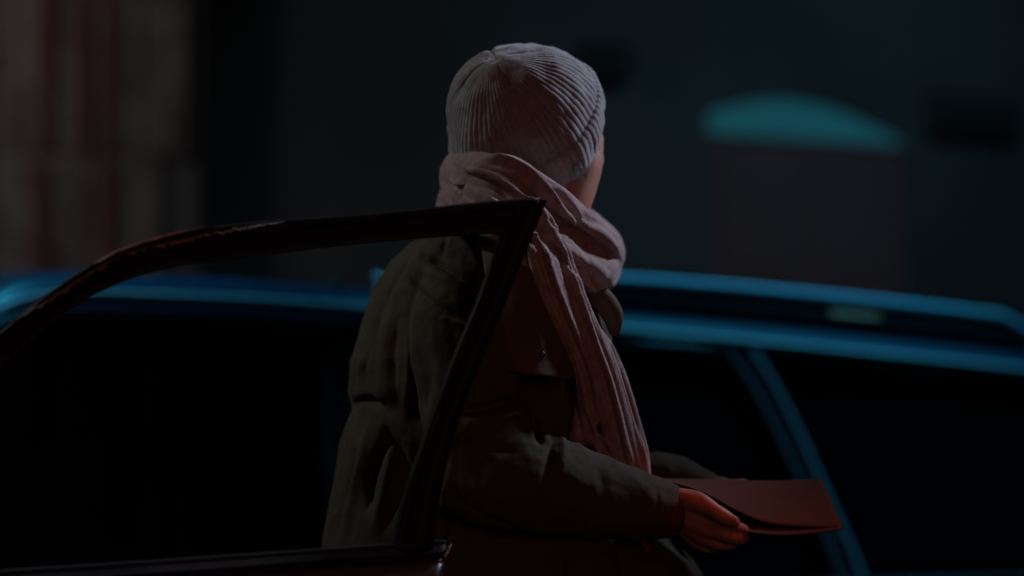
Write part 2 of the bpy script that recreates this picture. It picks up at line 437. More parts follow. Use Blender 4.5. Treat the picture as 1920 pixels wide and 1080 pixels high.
# bright edge mouldings on the rear pillar
def trimline(px, r, name, m, off=-0.012):
    pts = []
    for x, y in px:
        n = 0.1
        for _ in range(4):
            t, z = fc.px(x, y, n); n = 0.015 + 0.095 * max(0, min(1, (z - BELT) / 0.62))
        pts.append(fc(t, n + off, z))
    return MB().tube(catmull(pts, 40), r, 10).build(name, M[m] if isinstance(m, str) else m, car)
trimline([(1362, 660), (1400, 712), (1435, 775), (1472, 850), (1508, 930), (1545, 1010), (1580, 1100)], 0.0035, 'window_frame', mat('dull_moulding', (0.14, 0.20, 0.25), 0.4, metal=0.2))
trimline([(1405, 655), (1443, 715), (1480, 785), (1515, 860), (1550, 940), (1587, 1020), (1622, 1110)], 0.0062, 'pillar_moulding', mat('tinted_moulding', (0.22, 0.34, 0.40), 0.4, metal=0.2))
trimline([(1000, 622), (1150, 640), (1280, 648), (1362, 660)], 0.0075, 'window_frame', 'bluetrim', 0.0)
trimline([(140, 592), (300, 598), (450, 606), (600, 618)], 0.007, 'window_frame', 'blue', 0.0)
# belt moulding
MB().tube([fc(T_A + 0.1, 0.0, BELT + 0.012), fc(T_D - 0.1, 0.0, BELT + 0.012)], 0.011, 8).build('belt_moulding', M['rubber'], car)
# glass
def pane(t0b, t0t, t1b, t1t, name='side_window', mir=False):
    vs = []; n = 14
    fs = []
    for i in range(n + 1):
        v = i / n
        for j in range(9):
            u = j / 8
            t = (t0b + (t0t - t0b) * v) * (1 - u) + (t1b + (t1t - t1b) * v) * u
            z = BELT + (min(zd(t) - 0.03, 2) - BELT) * v
            nn = 0.04 + 0.095 * (z - BELT) / 0.62 + 0.008
            vs.append(fc(t, 1.70 - nn if mir else nn, z))
    for i in range(n):
        for j in range(8):
            a = i * 9 + j; fs.append((a, a + 1, a + 10, a + 9))
    MB().add(vs, fs).build(name, M['glass'], car)
tb = Bp[0][0]; tbb = Bp[-1][0]; tc0 = Cp[0][0]; tcb = Cp[-1][0]
for mir in (False, True):
    pane(T_A + 0.15, DT[m0] + 0.1, tbb, tb, mir=mir); pane(tbb, tb, tcb, tc0, mir=mir); pane(tcb, tc0, T_D - 0.05, DT[m1] - 0.02, mir=mir)
# windscreen and tailgate glass
def sheet(t0, z0, t1, z1, name):
    MB().add([fc(t0, 0.06, z0), fc(t0, 1.64, z0), fc(t1, 1.55, z1), fc(t1, 0.15, z1)], [(0, 1, 2, 3)]).build(name, M['glass'], car, False)
sheet(T_A + 0.02, BELT, DT[m0], zd(DT[m0]), 'windscreen'); sheet(T_D + 0.02, BELT, DT[m1], zd(DT[m1]), 'rear_window')
# roof rails
def railpath(px, n):
    return [fc(fc.px(x, y, n)[0], n, fc.px(x, y, n)[1]) for x, y in px]
RP = [(712, 545), (722, 530), (740, 522), (770, 518), (900, 516), (1020, 517), (1150, 522), (1350, 536), (1550, 555), (1700, 571), (1860, 590), (1885, 596), (1925, 620), (1960, 648)]
for mir in (False, True):
    pts = catmull(railpath(RP, 0.20), 90)
    if mir: pts = [p + NS * (1.70 - 0.40) for p in pts]
    r = MB().tube(pts, 0.0115, 16, flat=((0, 0, 1), 0.95)).build('roof_rail', M['rail'], car)
    off = 0.012 * (-1 if mir else 1)
    rbs = [[V3((p.x, p.y, p.z - 0.012)) + NS * (off - 0.012), V3((p.x, p.y, p.z - 0.012)) + NS * (off + 0.012), V3((p.x, p.y, zd((p - fc.O).dot(DS)) + 0.038)) + NS * (off + 0.02), V3((p.x, p.y, zd((p - fc.O).dot(DS)) + 0.038)) + NS * (off - 0.02)] for p in pts[4:84]]
    MB().rings(rbs).build('roof_filler', mat('dark_filler', (0.006, 0.006, 0.007), 0.9, spec=0.05), r)  # dark strip added in place of the dark reflection on the roof
# bar added as a painted pale reflection under the rail, and the chrome cap of the rail's front end
a = fc.px(1562, 588, 0.165); c = fc.px(1645, 595, 0.165)
MB().tube([fc(a[0], 0.165, a[1]), fc(c[0], 0.165, c[1])], [0.009, 0.008], 12, flat=((0, 0, 1), 0.7)).build('roof_reflection', mat('reflection_tint', (0.9, 0.30, 0.17), 0.5), car)
p = fc.px(708, 519, 0.17); MB().ball(fc(p[0], 0.17, p[1]), (0.013, 0.010, 0.012), (DS, NS, V3((0, 0, 1)))).build('rail_cap', M['chrome'], car)
p = fc.px(632, 529, 0.17); MB().ball(fc(p[0], 0.17, p[1] - .006), (0.016, 0.012, 0.009), (DS, NS, V3((0, 0, 1)))).build('aerial_base', M['rubber'], car)
# seats seen through the glass, steering wheel, handles, wheels, lamps
ts = fc.px(420, 980, 0.45)[0]
seat(fc, ts, 0.45, 1.02, car); seat(fc, ts + 0.30, 1.22, 1.04, car); seat(fc, ts + 1.15, 0.5, 0.98, car); seat(fc, ts + 1.15, 1.2, 0.98, car)
for t in (tb - 0.14, tc0 - 0.1):
    MB().tube([fc(t - 0.07, -0.035, 0.70), fc(t + 0.07, -0.035, 0.70)], 0.012, 8).build('door_handle', M['chrome'], car)
for t in (T_A - 0.35, T_D - 0.35):
    for n in (0.01, 1.69):
        wr = MB(); rt = wr.tube([fc(t, n + (0.03 if n < 1 else -0.03), 0.335), fc(t, n + (0.05 if n < 1 else -0.05), 0.335)], 0.05, 12).build('wheel', M['tyre'], car); wheel(fc, t, n, rt)
for n in (0.25, 1.45):
    MB().ball(fc(T_A - 1.14, n, 0.62), (0.04, 0.12, 0.07), (DS, NS, V3((0, 0, 1)))).build('headlight', M['chrome'], car)
    MB().ball(fc(T_D + 0.33, n, 0.66), (0.03, 0.10, 0.08), (DS, NS, V3((0, 0, 1)))).build('tail_light', M['redmottle'], car)

# ---- the near car whose door stands open
HD = V3((0.975, 0.222, 0)).normalized(); HN = V3((-HD.y, HD.x, 0))      # along the open door, away from us
TIP = P(1022, 372, 3.25)
hinge = TIP - HD * 1.14; hinge.z = 0
ncar = empty('dark_car', (hinge.x, hinge.y, 0), 0)
tag(ncar, 'dark maroon car whose black framed door stands open in the foreground', 'car')
fd = Frame((hinge.x, hinge.y, 0), HD, HN)
def dpx(x, y, off=0.0):
    return ray_plane(x, y, fd(0, 0, 0), HN) + HN * off
def band(outer, inner, prof, n, name, m, parent, close=True):
    O = catmull([(x, y, 0) for x, y in outer], n); I = catmull([(x, y, 0) for x, y in inner], n)
    rings = []
    for a, c in zip(O, I):
        rings.append([dpx(a.x + (c.x - a.x) * u, a.y + (c.y - a.y) * u, d) for u, d in prof])
    return MB().rings(rings).build(name, M[m], parent)
topO = [(-420, 1075), (-330, 940), (-240, 835), (-150, 745), (-70, 680), (0, 622), (60, 572), (130, 521), (200, 480), (270, 453), (350, 433), (430, 421), (530, 412), (650, 404), (770, 393), (890, 380), (1012, 370)]
topI = [(-350, 1075), (-270, 965), (-185, 868), (-100, 785), (-35, 715), (25, 660), (85, 608), (145, 566), (205, 532), (265, 510), (340, 492), (425, 482), (530, 468), (650, 454), (770, 443), (880, 435), (960, 430)]
prof_top = [(0, 0.03), (0, -0.004), (0.05, -0.012), (0.14, -0.014), (0.24, -0.010), (0.38, -0.004), (0.44, 0.003), (0.48, 0.003), (0.52, -0.003), (0.86, -0.004), (0.93, -0.012), (1.0, -0.008), (1.0, 0.03)]
door = band(topO, topI, prof_top, 110, 'door', 'black', ncar)
rearO = [(1023, 374), (1000, 432), (972, 500), (946, 565), (919, 632), (893, 695), (870, 752), (850, 815), (833, 880), (820, 950), (812, 1015), (806, 1045)]
rearI = [(966, 392), (945, 430), (915, 508), (890, 575), (862, 640), (838, 702), (815, 762), (793, 825), (770, 890), (750, 955), (735, 1018), (729, 1048)]
prof_rear = [(0, 0.032), (0, -0.010), (0.03, -0.018), (0.07, -0.018), (0.10, -0.008), (0.60, -0.009), (0.66, -0.014), (0.70, -0.014), (0.73, -0.004), (0.88, -0.003), (0.92, -0.013), (1.0, -0.006), (1.0, 0.010)]
rb = band(rearO, rearI, prof_rear, 80, 'rear_frame', 'black', door)
# rubber glass channel inside the frame
band([(x + 1, y - 3) for x, y in topI[4:]], [(x + 4, y + 5) for x, y in topI[4:]], [(0, 0.0), (0, -0.006), (1, -0.006), (1, 0.01)], 90, 'glass_channel', 'rubber', door)
# top edge: ragged pale strip, and a narrower red strip along part of it
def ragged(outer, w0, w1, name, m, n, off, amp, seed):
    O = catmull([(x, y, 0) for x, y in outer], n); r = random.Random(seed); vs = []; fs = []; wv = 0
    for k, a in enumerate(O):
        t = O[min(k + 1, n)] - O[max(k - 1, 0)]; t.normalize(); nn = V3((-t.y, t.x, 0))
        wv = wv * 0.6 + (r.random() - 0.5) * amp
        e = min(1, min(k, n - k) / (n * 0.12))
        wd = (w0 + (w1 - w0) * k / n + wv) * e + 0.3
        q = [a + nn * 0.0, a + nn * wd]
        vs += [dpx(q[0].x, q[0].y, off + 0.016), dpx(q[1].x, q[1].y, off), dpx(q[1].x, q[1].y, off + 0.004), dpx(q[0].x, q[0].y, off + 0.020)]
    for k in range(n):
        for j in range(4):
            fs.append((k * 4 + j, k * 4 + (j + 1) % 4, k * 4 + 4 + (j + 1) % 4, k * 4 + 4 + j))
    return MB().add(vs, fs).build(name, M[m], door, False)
ragged([(25, 602), (90, 553), (140, 521), (180, 497), (215, 478), (270, 460), (330, 446), (400, 431), (460, 422), (545, 414)], 13, 8, 'pale_edge', 'palestrip', 230, -0.0175, 7, 4)
ragged([(168, 499), (200, 478), (240, 461), (290, 446), (340, 434), (400, 424)], 6, 3, 'red_edge_strip', 'redmottle', 60, -0.022, 1.5, 9)
# belt of the door: inner sill, groove line, panel, and the latch edge
beltT = [(-440, 1108), (-200, 1090), (0, 1071), (180, 1059), (400, 1044), (600, 1030), (735, 1021), (835, 1013)]
beltB = [(-440, 1150), (-200, 1132), (0, 1113), (180, 1098), (400, 1080), (600, 1064), (735, 1054), (824, 1048)]
prof_belt = [(0, 0.035), (0, -0.006), (0.06, -0.010), (0.14, -0.006), (0.22, -0.012), (0.52, -0.020), (0.58, -0.026), (0.64, -0.020), (0.68, -0.012), (1.0, -0.016), (1.0, 0.035)]
band(beltT, beltB, prof_belt, 60, 'window_sill', 'black', door)
panO = [(x, y + 1) for x, y in beltB]; panI = [(-400, 1750), (-200, 1745), (0, 1740), (180, 1735), (400, 1728), (560, 1720), (660, 1700), (700, 1680)]
prof_pan = [(0, 0.04), (0, -0.018), (0.01, -0.028), (0.04, -0.034), (0.3, -0.045), (0.35, -0.06), (0.5, -0.06), (0.55, -0.04), (1, -0.03), (1, 0.04)]
O = catmull([(x, y, 0) for x, y in panO], 60)
rings = []
def pan_in(k):
    q = catmull([(x, y, 0) for x, y in panI], 60); return q[k]
QI = catmull([(x, y, 0) for x, y in panI], 60)
for a, c in zip(O, QI):
    rings.append([dpx(a.x + (c.x - a.x) * (u ** 0.8), a.y + (c.y - a.y) * u, d) for u, d in prof_pan])
MB().rings(rings).build('door_panel', M['maroon'], door)
# rolled steel end of the door with bright corner
pts = [dpx(x, y, -0.020) for x, y in ((838, 1022), (833, 1034), (826, 1044), (817, 1050), (811, 1064), (805, 1085), (795, 1130), (780, 1200), (760, 1300))]
MB().tube(catmull(pts[2:], 50), 0.0026, 10).build('door_end', M['redmottle'], door)
MB().tube(catmull(pts[:4], 12), [0.0035] * 6 + [0.0042, 0.0045, 0.0042, 0.0035, 0.003, 0.003, 0.003], 10, flat=(HD, 0.7)).build('latch_cap', M['chrome'], door)
MB().tube([fd(0.35, -0.08, 0.62), fd(0.5, -0.1, 0.64), fd(0.75, -0.1, 0.64), fd(0.85, -0.08, 0.62)], 0.016, 12).build('pull_handle', M['black'], door)
# rest of the near car, beyond the left edge of the view
CT = V3((0.08, -1, 0)).normalized(); CN = V3((-1, -0.08, 0)).normalized()      # rearwards, and across the car
fn = Frame((hinge.x - 0.02, hinge.y, 0), CT, CN)
NB = 0.86
def hood2(t):
    if t < 0.0: return 0.86 - 0.10 * (t / 1.2) ** 2
    if 0.02 < t < 1.12: return 0.40
    return NB
nb = MB(); lbn = lower_body(fn, -1.30, 2.9, 1.68, NB, hood2, (-0.62, 2.1)); lbn.build('body', M['maroon'], ncar)
def nroof(t): return 1.44 - 0.05 * ((t - 1.1) / 1.0) ** 2 * 0.6
rr = []
for k in range(24):
    t = 0.5 + 1.9 * k / 23; z = nroof(t)
    pr = [(0.14, z - 0.03), (0.13, z), (0.16, z + 0.03), (0.3, z + 0.05), (0.6, z + 0.06)]
    rr.append([fn(t, a, q) for a, q in pr] + [fn(t, 1.68 - a, q) for a, q in pr[::-1]])
MB().rings(rr).build('roof', M['maroon'], ncar)
for n in (0.07, 1.61):
    s = 0.07 if n < 1 else -0.07
    MB().tube([fn(-0.05, n - s * .5, NB), fn(0.5, n + s, nroof(0.5))], 0.025, 10).build('front_pillar', M['maroon'], ncar)
    MB().tube([fn(1.2, n - s * .5, NB), fn(1.16, n + s, nroof(1.16))], 0.03, 10).build('door_pillar', M['maroon'], ncar)
    MB().tube([fn(2.75, n - s * .5, NB), fn(2.4, n + s, nroof(2.4))], 0.04, 10).build('rear_pillar', M['maroon'], ncar)
MB().add([fn(-0.05, 0.1, NB), fn(-0.05, 1.58, NB), fn(0.5, 1.5, nroof(.5)), fn(0.5, 0.18, nroof(.5))], [(0, 1, 2, 3)]).build('windscreen', M['glass'], ncar, False)
for t in (-0.62, 2.1):
    for n in (0.01, 1.67):
        rt = MB().tube([fn(t, n + (0.03 if n < 1 else -0.03), 0.335), fn(t, n + (0.05 if n < 1 else -0.05), 0.335)], 0.05, 12).build('wheel', M['tyre'], ncar); wheel(fn, t, n, rt)
seat(fn, 0.85, 0.45, 1.05, ncar); seat(fn, 0.85, 1.22, 1.05, ncar)

# ------------------------------------------------------------------ the person
TH = math.radians(50)
HF = V3((math.cos(TH), math.sin(TH), -0.10)).normalized()      # where the face looks
HE = V3((math.sin(TH), -math.cos(TH), 0)).normalized()         # towards the right ear
HU = HE.cross(HF).normalized()
per = empty('person', (P(930, 600, 3.66).x, 3.66, 0)); tag(per, 'person in grey knit hat, rose scarf and olive coat standing behind the open car door', 'person')
def sec(y, xl, xr, Y, hd, seg=40, ex=2.3):
    c = P((xl + xr) / 2, y, Y); a = (P(xr, y, Y) - P(xl, y, Y)).length / 2
    r = []
    for j in range(seg):
        q = 2 * math.pi * j / seg; cc, ss = math.cos(q), math.sin(q)
        r.append(c + V3((a * math.copysign(abs(cc) ** (2 / ex), cc), hd * math.copysign(abs(ss) ** (2 / ex), ss), 0)))
    return r

# body: one continuous skin
def rad(rs, n=28): return [interp(np.linspace(0, 1, len(rs)), rs, q / n) for q in range(n + 1)]
def hp(f, e, u): return HC + HF * f + HE * e + HU * u
HC = P(1000, 255, 3.585)
bd = MB()
hs = [(-0.130, 0.045, 0.030, 0.024), (-0.118, 0.040, 0.048, 0.038), (-0.095, 0.030, 0.066, 0.050), (-0.065, 0.016, 0.080, 0.060), (-0.035, 0.004, 0.092, 0.068), (-0.005, 0.0, 0.098, 0.074),
      (0.03, -0.002, 0.100, 0.078), (0.065, -0.003, 0.094, 0.074), (0.095, -0.004, 0.076, 0.06), (0.115, -0.004, 0.045, 0.038), (0.122, -0.004, 0.015, 0.012)]
bd.rings([[hp(c + a * math.cos(2 * math.pi * j / 40), bb * math.sin(2 * math.pi * j / 40), u) for j in range(40)] for u, c, a, bb in hs])
for s in (1, -1):
    bd.ball(hp(0.072, 0.046 * s, -0.026), (0.026, 0.028, 0.024), (HF, HE, HU))         # cheekbone
    bd.ball(hp(0.088, 0.030 * s, 0.022), (0.014, 0.028, 0.010), (HF, HE, HU))          # brow
    bd.ball(hp(0.079, 0.030 * s, 0.002), (0.013, 0.013, 0.012), (HF, HE, HU))          # eyeball under its lid
    bd.ball(hp(-0.004, 0.077 * s, -0.016), (0.018, 0.010, 0.032), (HF, HE, HU))        # ear
    bd.ball(hp(0.004, 0.074 * s, -0.044), (0.010, 0.008, 0.011), (HF, HE, HU))         # ear lobe
bd.tube(catmull([P(1090, 262, 3.60), P(1093, 305, 3.59), P(1086, 345, 3.58), P(1072, 385, 3.57), P(1060, 420, 3.57)], 12), rad([.034, .030, .028, .028, .028], 12))
bd.tube([hp(0.094, 0, 0.012), hp(0.110, 0, -0.014), hp(0.120, 0, -0.032)], [0.009, 0.011, 0.014])
for s in (1, -1): bd.ball(hp(0.106, 0.012 * s, -0.035), 0.009)
bd.ball(hp(0.090, 0, -0.064), (0.012, 0.024, 0.008), (HF, HE, HU)); bd.ball(hp(0.088, 0, -0.074), (0.012, 0.021, 0.008), (HF, HE, HU))
bd.ball(hp(0.080, 0, -0.108), (0.016, 0.022, 0.016), (HF, HE, HU))
bd.tube([hp(-0.02, 0, -0.05), P(975, 400, 3.62), P(955, 470, 3.65)], [0.062, 0.060, 0.075], 24)
bd.rings([sec(y, a, c, 3.65, h) for y, a, c, h in ((465, 880, 1030, .10), (500, 800, 1080, .17), (600, 780, 1090, .17), (750, 790, 1080, .15), (900, 790, 1080, .14), (1050, 780, 1090, .16), (1200, 790, 1090, .17))])
SH = P(885, 520, 3.50); EL = P(905, 880, 3.43); WR = P(1246, 958, 3.455)
bd.tube(catmull([SH, P(890, 700, 3.45), EL], 12), [0.052 - 0.001 * k for k in range(13)])
bd.tube(catmull([EL, P(1080, 925, 3.435), WR], 12), [0.042 - 0.0012 * k for k in range(13)])
SHL = P(950, 520, 3.84); ELL = P(1040, 870, 3.88); WRL = P(1325, 925, 3.74)
bd.tube(catmull([SHL, P(985, 700, 3.88), ELL], 12), 0.045); bd.tube(catmull([ELL, P(1180, 905, 3.82), WRL], 12), [0.04 - 0.0012 * k for k in range(13)])
# right hand
def J(*a): return P(*a)
W1 = WR
K = dict(i=J(1322, 972, 3.445), m=J(1326, 992, 3.452), r=J(1319, 1008, 3.468), p=J(1306, 1018, 3.49))
for k, r0, r1 in (('i', .019, .0125), ('m', .019, .0125), ('r', .018, .0115), ('p', .016, .0105)):
    bd.tube(catmull([W1, W1.lerp(K[k], 0.55) + V3((0, -0.004, 0.003)), K[k]], 6), [r0 + (r1 - r0) * q / 6 for q in range(7)])
def finger(pts, rs):
    c = catmull(pts, 12); bd.tube(c, [interp(np.linspace(0, 1, len(rs)), rs, q / 12) for q in range(13)], 14)
finger([K['i'], J(1366, 984, 3.436), J(1394, 994, 3.458), J(1392, 1000, 3.482)], [.0108, .0095, .0088, .0072])
finger([K['m'], J(1368, 1007, 3.442), J(1393, 1010, 3.468), J(1386, 1008, 3.495)], [.0108, .0096, .0088, .0072])
finger([K['r'], J(1352, 1021, 3.462), J(1374, 1020, 3.486), J(1368, 1014, 3.512)], [.0102, .0090, .0082, .0068])
finger([K['p'], J(1326, 1027, 3.488), J(1344, 1026, 3.510), J(1342, 1018, 3.53)], [.0090, .0080, .0074, .0062])
finger([J(1262, 935, 3.447), J(1306, 940, 3.428), J(1340, 958, 3.418), J(1364, 972, 3.418), J(1378, 979, 3.424)], [.017, .0155, .0115, .0105, .0085])
# left hand under the far end of the papers
KL = [J(1375, 935, 3.70), J(1378, 945, 3.69), J(1376, 955, 3.68), J(1370, 963, 3.67)]
for k, q in enumerate(KL):
    bd.tube([WRL, q], [.019, .0115])
    bd.tube(catmull([q, q + V3((0.03, -0.01, -0.004)), q + V3((0.05, -0.03, 0.004)), q + V3((0.048, -0.045, 0.01))], 8), [.0105, .010, .0095, .0092, .009, .0088, .0082, .0076, .007][:9])
bd.tube([WRL + V3((0.02, -0.01, 0.01)), J(1368, 912, 3.66), J(1395, 908, 3.64)], [.016, .0115, .009])
# legs and feet (below the frame)
for nx, ny in ((885, 3.54), (985, 3.78)):
    h = P(nx, 1200, ny); x, y = h.x, h.y
    bd.tube(catmull([(x, y, 0.86), (x + .02, y, 0.48), (x, y, 0.08)], 12), [0.085 - 0.0035 * k for k in range(13)])
    bd.tube([(x - .03, y, 0.05), (x + 0.16, y + .03, 0.04)], [0.045, 0.035])
bm_body = remesh(bd.mesh(), 0.0032, 5)
# creases between fingers and skin folds
sculpt(bm_body, [([(1262, 905), (1300, 925), (1325, 955)], 8, -0.0012), ([(1335, 985), (1370, 996), (1400, 1001)], 4, -0.002), ([(1325, 1012), (1360, 1018), (1388, 1017)], 4, -0.0018),
                 ([(1120, 282), (1095, 288), (1080, 300)], 9, -0.004)])
body = link('body', bm_body, M['skin'], per)

# hair at the nape and temple
hm = MB(); hm.ball(hp(-0.02, 0, -0.035), (0.078, 0.076, 0.062), (HF, HE, HU))
hair_me = remesh(hm.mesh(), 0.004, 2); ripple(hair_me, lambda p: 0.002 * math.sin(p.x * 900 + 5 * math.sin(p.z * 60)))
hair = link('hair', hair_me, M['hair'], per)
rh = random.Random(11); hs_ = MB()
for k in range(60):
    x0 = 1078 + 26 * rh.random(); y0 = 296 + 10 * rh.random(); L = 18 + 34 * rh.random(); Y0 = 3.508 + (x0 - 1078) * 0.0012
    hs_.tube(catmull([P(x0, y0, Y0), P(x0 - 3 + 5 * rh.random(), y0 + L * 0.5, Y0 - 0.004), P(x0 - 8 + 9 * rh.random(), y0 + L, Y0)], 5), [0.0004, 0.0004, 0.0004, 0.0003, 0.0002, 0.0001], 4, caps=False)
hs_.build('loose_strands', mat('greying_hair', (0.22, 0.19, 0.17), 0.6), hair)['kind'] = 'stuff'
ta = P(1374, 973, 3.412); tn = MB().ball(ta, (0.0062, 0.0030, 0.0042)).build('thumbnail', mat('nail', (0.55, 0.33, 0.27), 0.25), body)

# knitted hat: ribs run from the gathered crown to the turned-up cuff
HATC = P(982, 212, 3.585)
AX = V3((-0.36, -0.72, 0.585)).normalized()
U1 = AX.cross(V3((0, 0, 1))).normalized(); U2 = AX.cross(U1).normalized()
def hat_r(d, k=1.0):
    a, bq, c = 0.1105, 0.1150, 0.0965
    n = 2.35
    c2 = c if d.z > 0 else 0.125
    s = (abs(d.x / a) ** n + abs(d.y / bq) ** n + abs(d.z / c2) ** n) ** (-1 / n)
    return s * k
NR = 74
def hat_point(ph, al, off=0.0, rib=1.0):
    tw = ph + 0.10 * math.sin(al * 1.3)
    d = AX * math.cos(al) + (U1 * math.cos(tw) + U2 * math.sin(tw)) * math.sin(al)
    r = hat_r(d)
    fade = min(1, al / 0.55)
    wob = 0.35 * noise.noise(V3((math.cos(ph) * 2.5, math.sin(ph) * 2.5, al * 2.0)))
    r += rib * (0.00095 * fade) * (abs(math.cos(NR * ph / 2 + wob)) * 2 - 1) * (0.75 + 0.5 * noise.noise(V3((ph * 3, al * 4, 1.0))))
    # darts: four wedge seams gathering at the crown
    s4 = abs(math.sin(2 * (ph - 0.55)))
    r -= 0.0055 * (1 + 0.6 * math.sin(ph * 1.0 + 2)) * math.exp(-(s4 / 0.20) ** 2) * math.exp(-((al - 0.38) / 0.36) ** 2)
    r -= 0.003 * math.exp(-(al / 0.08) ** 2)
    r += 0.0010 * noise.noise(d * 9.0) * min(1, al / 0.2) + 0.0035 * noise.noise(d * 4.0 + V3((5, 2, 1)))
    r += 0.0025 * noise.noise(V3((math.cos(ph) * al * 2.2, math.sin(ph) * al * 2.2, 3.3)))
    return HATC + d * (r + off)
NU, NV = NR * 8, 90; ALM = 1.63
vs = [hat_point(2 * math.pi * j / NU, 0.006 + (ALM - 0.006) * i / NV) for i in range(NV + 1) for j in range(NU)]
fs = [(i * NU + j, i * NU + (j + 1) % NU, (i + 1) * NU + (j + 1) % NU, (i + 1) * NU + j) for i in range(NV) for j in range(NU)]
fs.append(tuple(range(NU))[::-1])
hat = mesh_obj('hat', vs, fs, M['hat'], per)
sculpt(hat.data, [([(932, 124), (905, 150), (893, 190), (886, 220)], 6, -0.006), ([(935, 122), (985, 150), (1020, 200), (1045, 250)], 9, 0.003), ([(960, 170), (985, 220), (985, 280)], 30, -0.008, 2),
                  ([(905, 108), (935, 120), (990, 128)], 6, -0.003), ([(870, 288), (930, 300), (1000, 305)], 8, -0.004)])
hat.modifiers.new('s', 'SOLIDIFY').thickness = 0.003
# cuff
rings = []; prof = [(1.50, -0.001), (1.515, 0.0045), (1.54, 0.0080), (1.60, 0.0098), (1.75, 0.0100), (1.82, 0.0098), (1.90, 0.0095), (1.97, 0.0080), (2.0, 0.004), (1.99, -0.002)]
for al, off in prof:
    rings.append([hat_point(2 * math.pi * j / NU, al * (1 + 0.010 * math.sin(3 * 2 * math.pi * j / NU)), off) for j in range(NU)])
cuff = MB().rings(rings, caps=False).build('cuff', M['hat'], hat)
# short wool fibres standing off the knit
rf = random.Random(5); fz = MB(); fzc = MB()
for mb_, lo, hi, off, n in ((fz, 0.05, 1.55, 0.0008, 9000), (fzc, 1.55, 1.96, 0.0090, 3000)):
    for _ in range(n):
        ph = rf.random() * 2 * math.pi; al = math.acos(math.cos(lo) + (math.cos(hi) - math.cos(lo)) * rf.random())
        p0 = hat_point(ph, al, off); d = (p0 - HATC).normalized()
        t = V3((rf.gauss(0, 1), rf.gauss(0, 1), rf.gauss(0, 1))).normalized()
        L = 0.0015 + 0.0036 * rf.random(); q = p0 + d * L * 0.6 + t * L * 0.7; s = t.cross(d).normalized() * 0.00016
        mb_.v += [p0 - s, p0 + s, q]; k = len(mb_.v); mb_.f.append((k - 3, k - 2, k - 1))
def fib(mb_, name, par):
    me = bpy.data.meshes.new(name); me.from_pydata([tuple(v) for v in mb_.v], [], mb_.f); me.update(); return link(name, me, M['hat'], par, False)
fib(fz, 'fuzz', hat)['kind'] = 'stuff'

# scarf: wound round the neck, looped in front, one end hanging
sm = MB()
def path(pp, n=28): return catmull([P(*q) for q in pp], n)
VW = V3((0, 1, 0))
# upper winding (closed round the nape)
up = [(868, 330, 3.60), (900, 340, 3.50), (960, 352, 3.465), (1020, 385, 3.475), (1075, 430, 3.52), (1115, 470, 3.60), (1120, 470, 3.70), (1060, 420, 3.76), (960, 370, 3.76), (890, 340, 3.70), (868, 330, 3.60)]
sm.tube(path(up, 44), rad([.036, .038, .036, .034, .034, .036, .04, .04, .038, .036, .036], 44), 20, flat=((0, 0, 1), 1.15))
# lower winding
lo = [(862, 385, 3.62), (880, 395, 3.50), (930, 405, 3.45), (985, 435, 3.445), (1045, 480, 3.475), (1095, 505, 3.54), (1122, 500, 3.64), (1090, 470, 3.75), (960, 420, 3.80), (880, 395, 3.74), (862, 385, 3.62)]
sm.tube(path(lo, 44), rad([.036, .040, .040, .038, .036, .038, .036, .04, .04, .038, .036], 44), 20)
# fill at the nape
sm.ball(P(955, 395, 3.63), (0.105, 0.12, 0.060))
sm.ball(P(905, 330, 3.60), (0.055, 0.075, 0.035))
# drooping loop on the chest
sm.tube(path([(1040, 400, 3.50), (1085, 425, 3.50), (1125, 455, 3.53), (1140, 480, 3.60), (1120, 490, 3.68)]), rad([.026, .030, .028, .026, .02]), 18)
sm.tube(path([(1030, 470, 3.49), (1075, 490, 3.50), (1115, 505, 3.535), (1130, 500, 3.60)]), rad([.030, .036, .034, .024]), 18)
# hanging end: three overlapping pleats
sm.tube(path([(985, 440, 3.44), (1010, 500, 3.415), (1045, 580, 3.415), (1080, 650, 3.43), (1105, 720, 3.45), (1100, 780, 3.46), (1085, 820, 3.47)]), rad([.026, .030, .028, .026, .024, .02, .016]), 18, flat=(VW, 0.8))
sm.tube(path([(1030, 450, 3.46), (1055, 520, 3.43), (1085, 600, 3.43), (1120, 680, 3.45), (1150, 770, 3.47), (1178, 850, 3.49), (1195, 905, 3.50)]), rad([.022, .024, .024, .026, .026, .024, .022]), 18, flat=(VW, 0.8))
sm.tube(path([(1085, 600, 3.46), (1118, 650, 3.46), (1148, 710, 3.48), (1172, 780, 3.49), (1192, 850, 3.505), (1203, 905, 3.51)]), rad([.018, .022, .022, .020, .018, .016]), 16)
sm.tube(path([(965, 450, 3.46), (985, 510, 3.425), (1010, 570, 3.43), (1040, 630, 3.45)]), rad([.016, .018, .016, .010]), 14)
sm.tube(path([(1060, 560, 3.49), (1100, 690, 3.50), (1135, 800, 3.51), (1170, 895, 3.52)]), rad([.03, .034, .034, .03]), 16)
sm.tube(path([(1090, 800, 3.47), (1130, 840, 3.475), (1165, 880, 3.48)]), rad([.012, .014, .012]), 12)
sme = remesh(sm.mesh(), 0.0020, 5, 0.5)
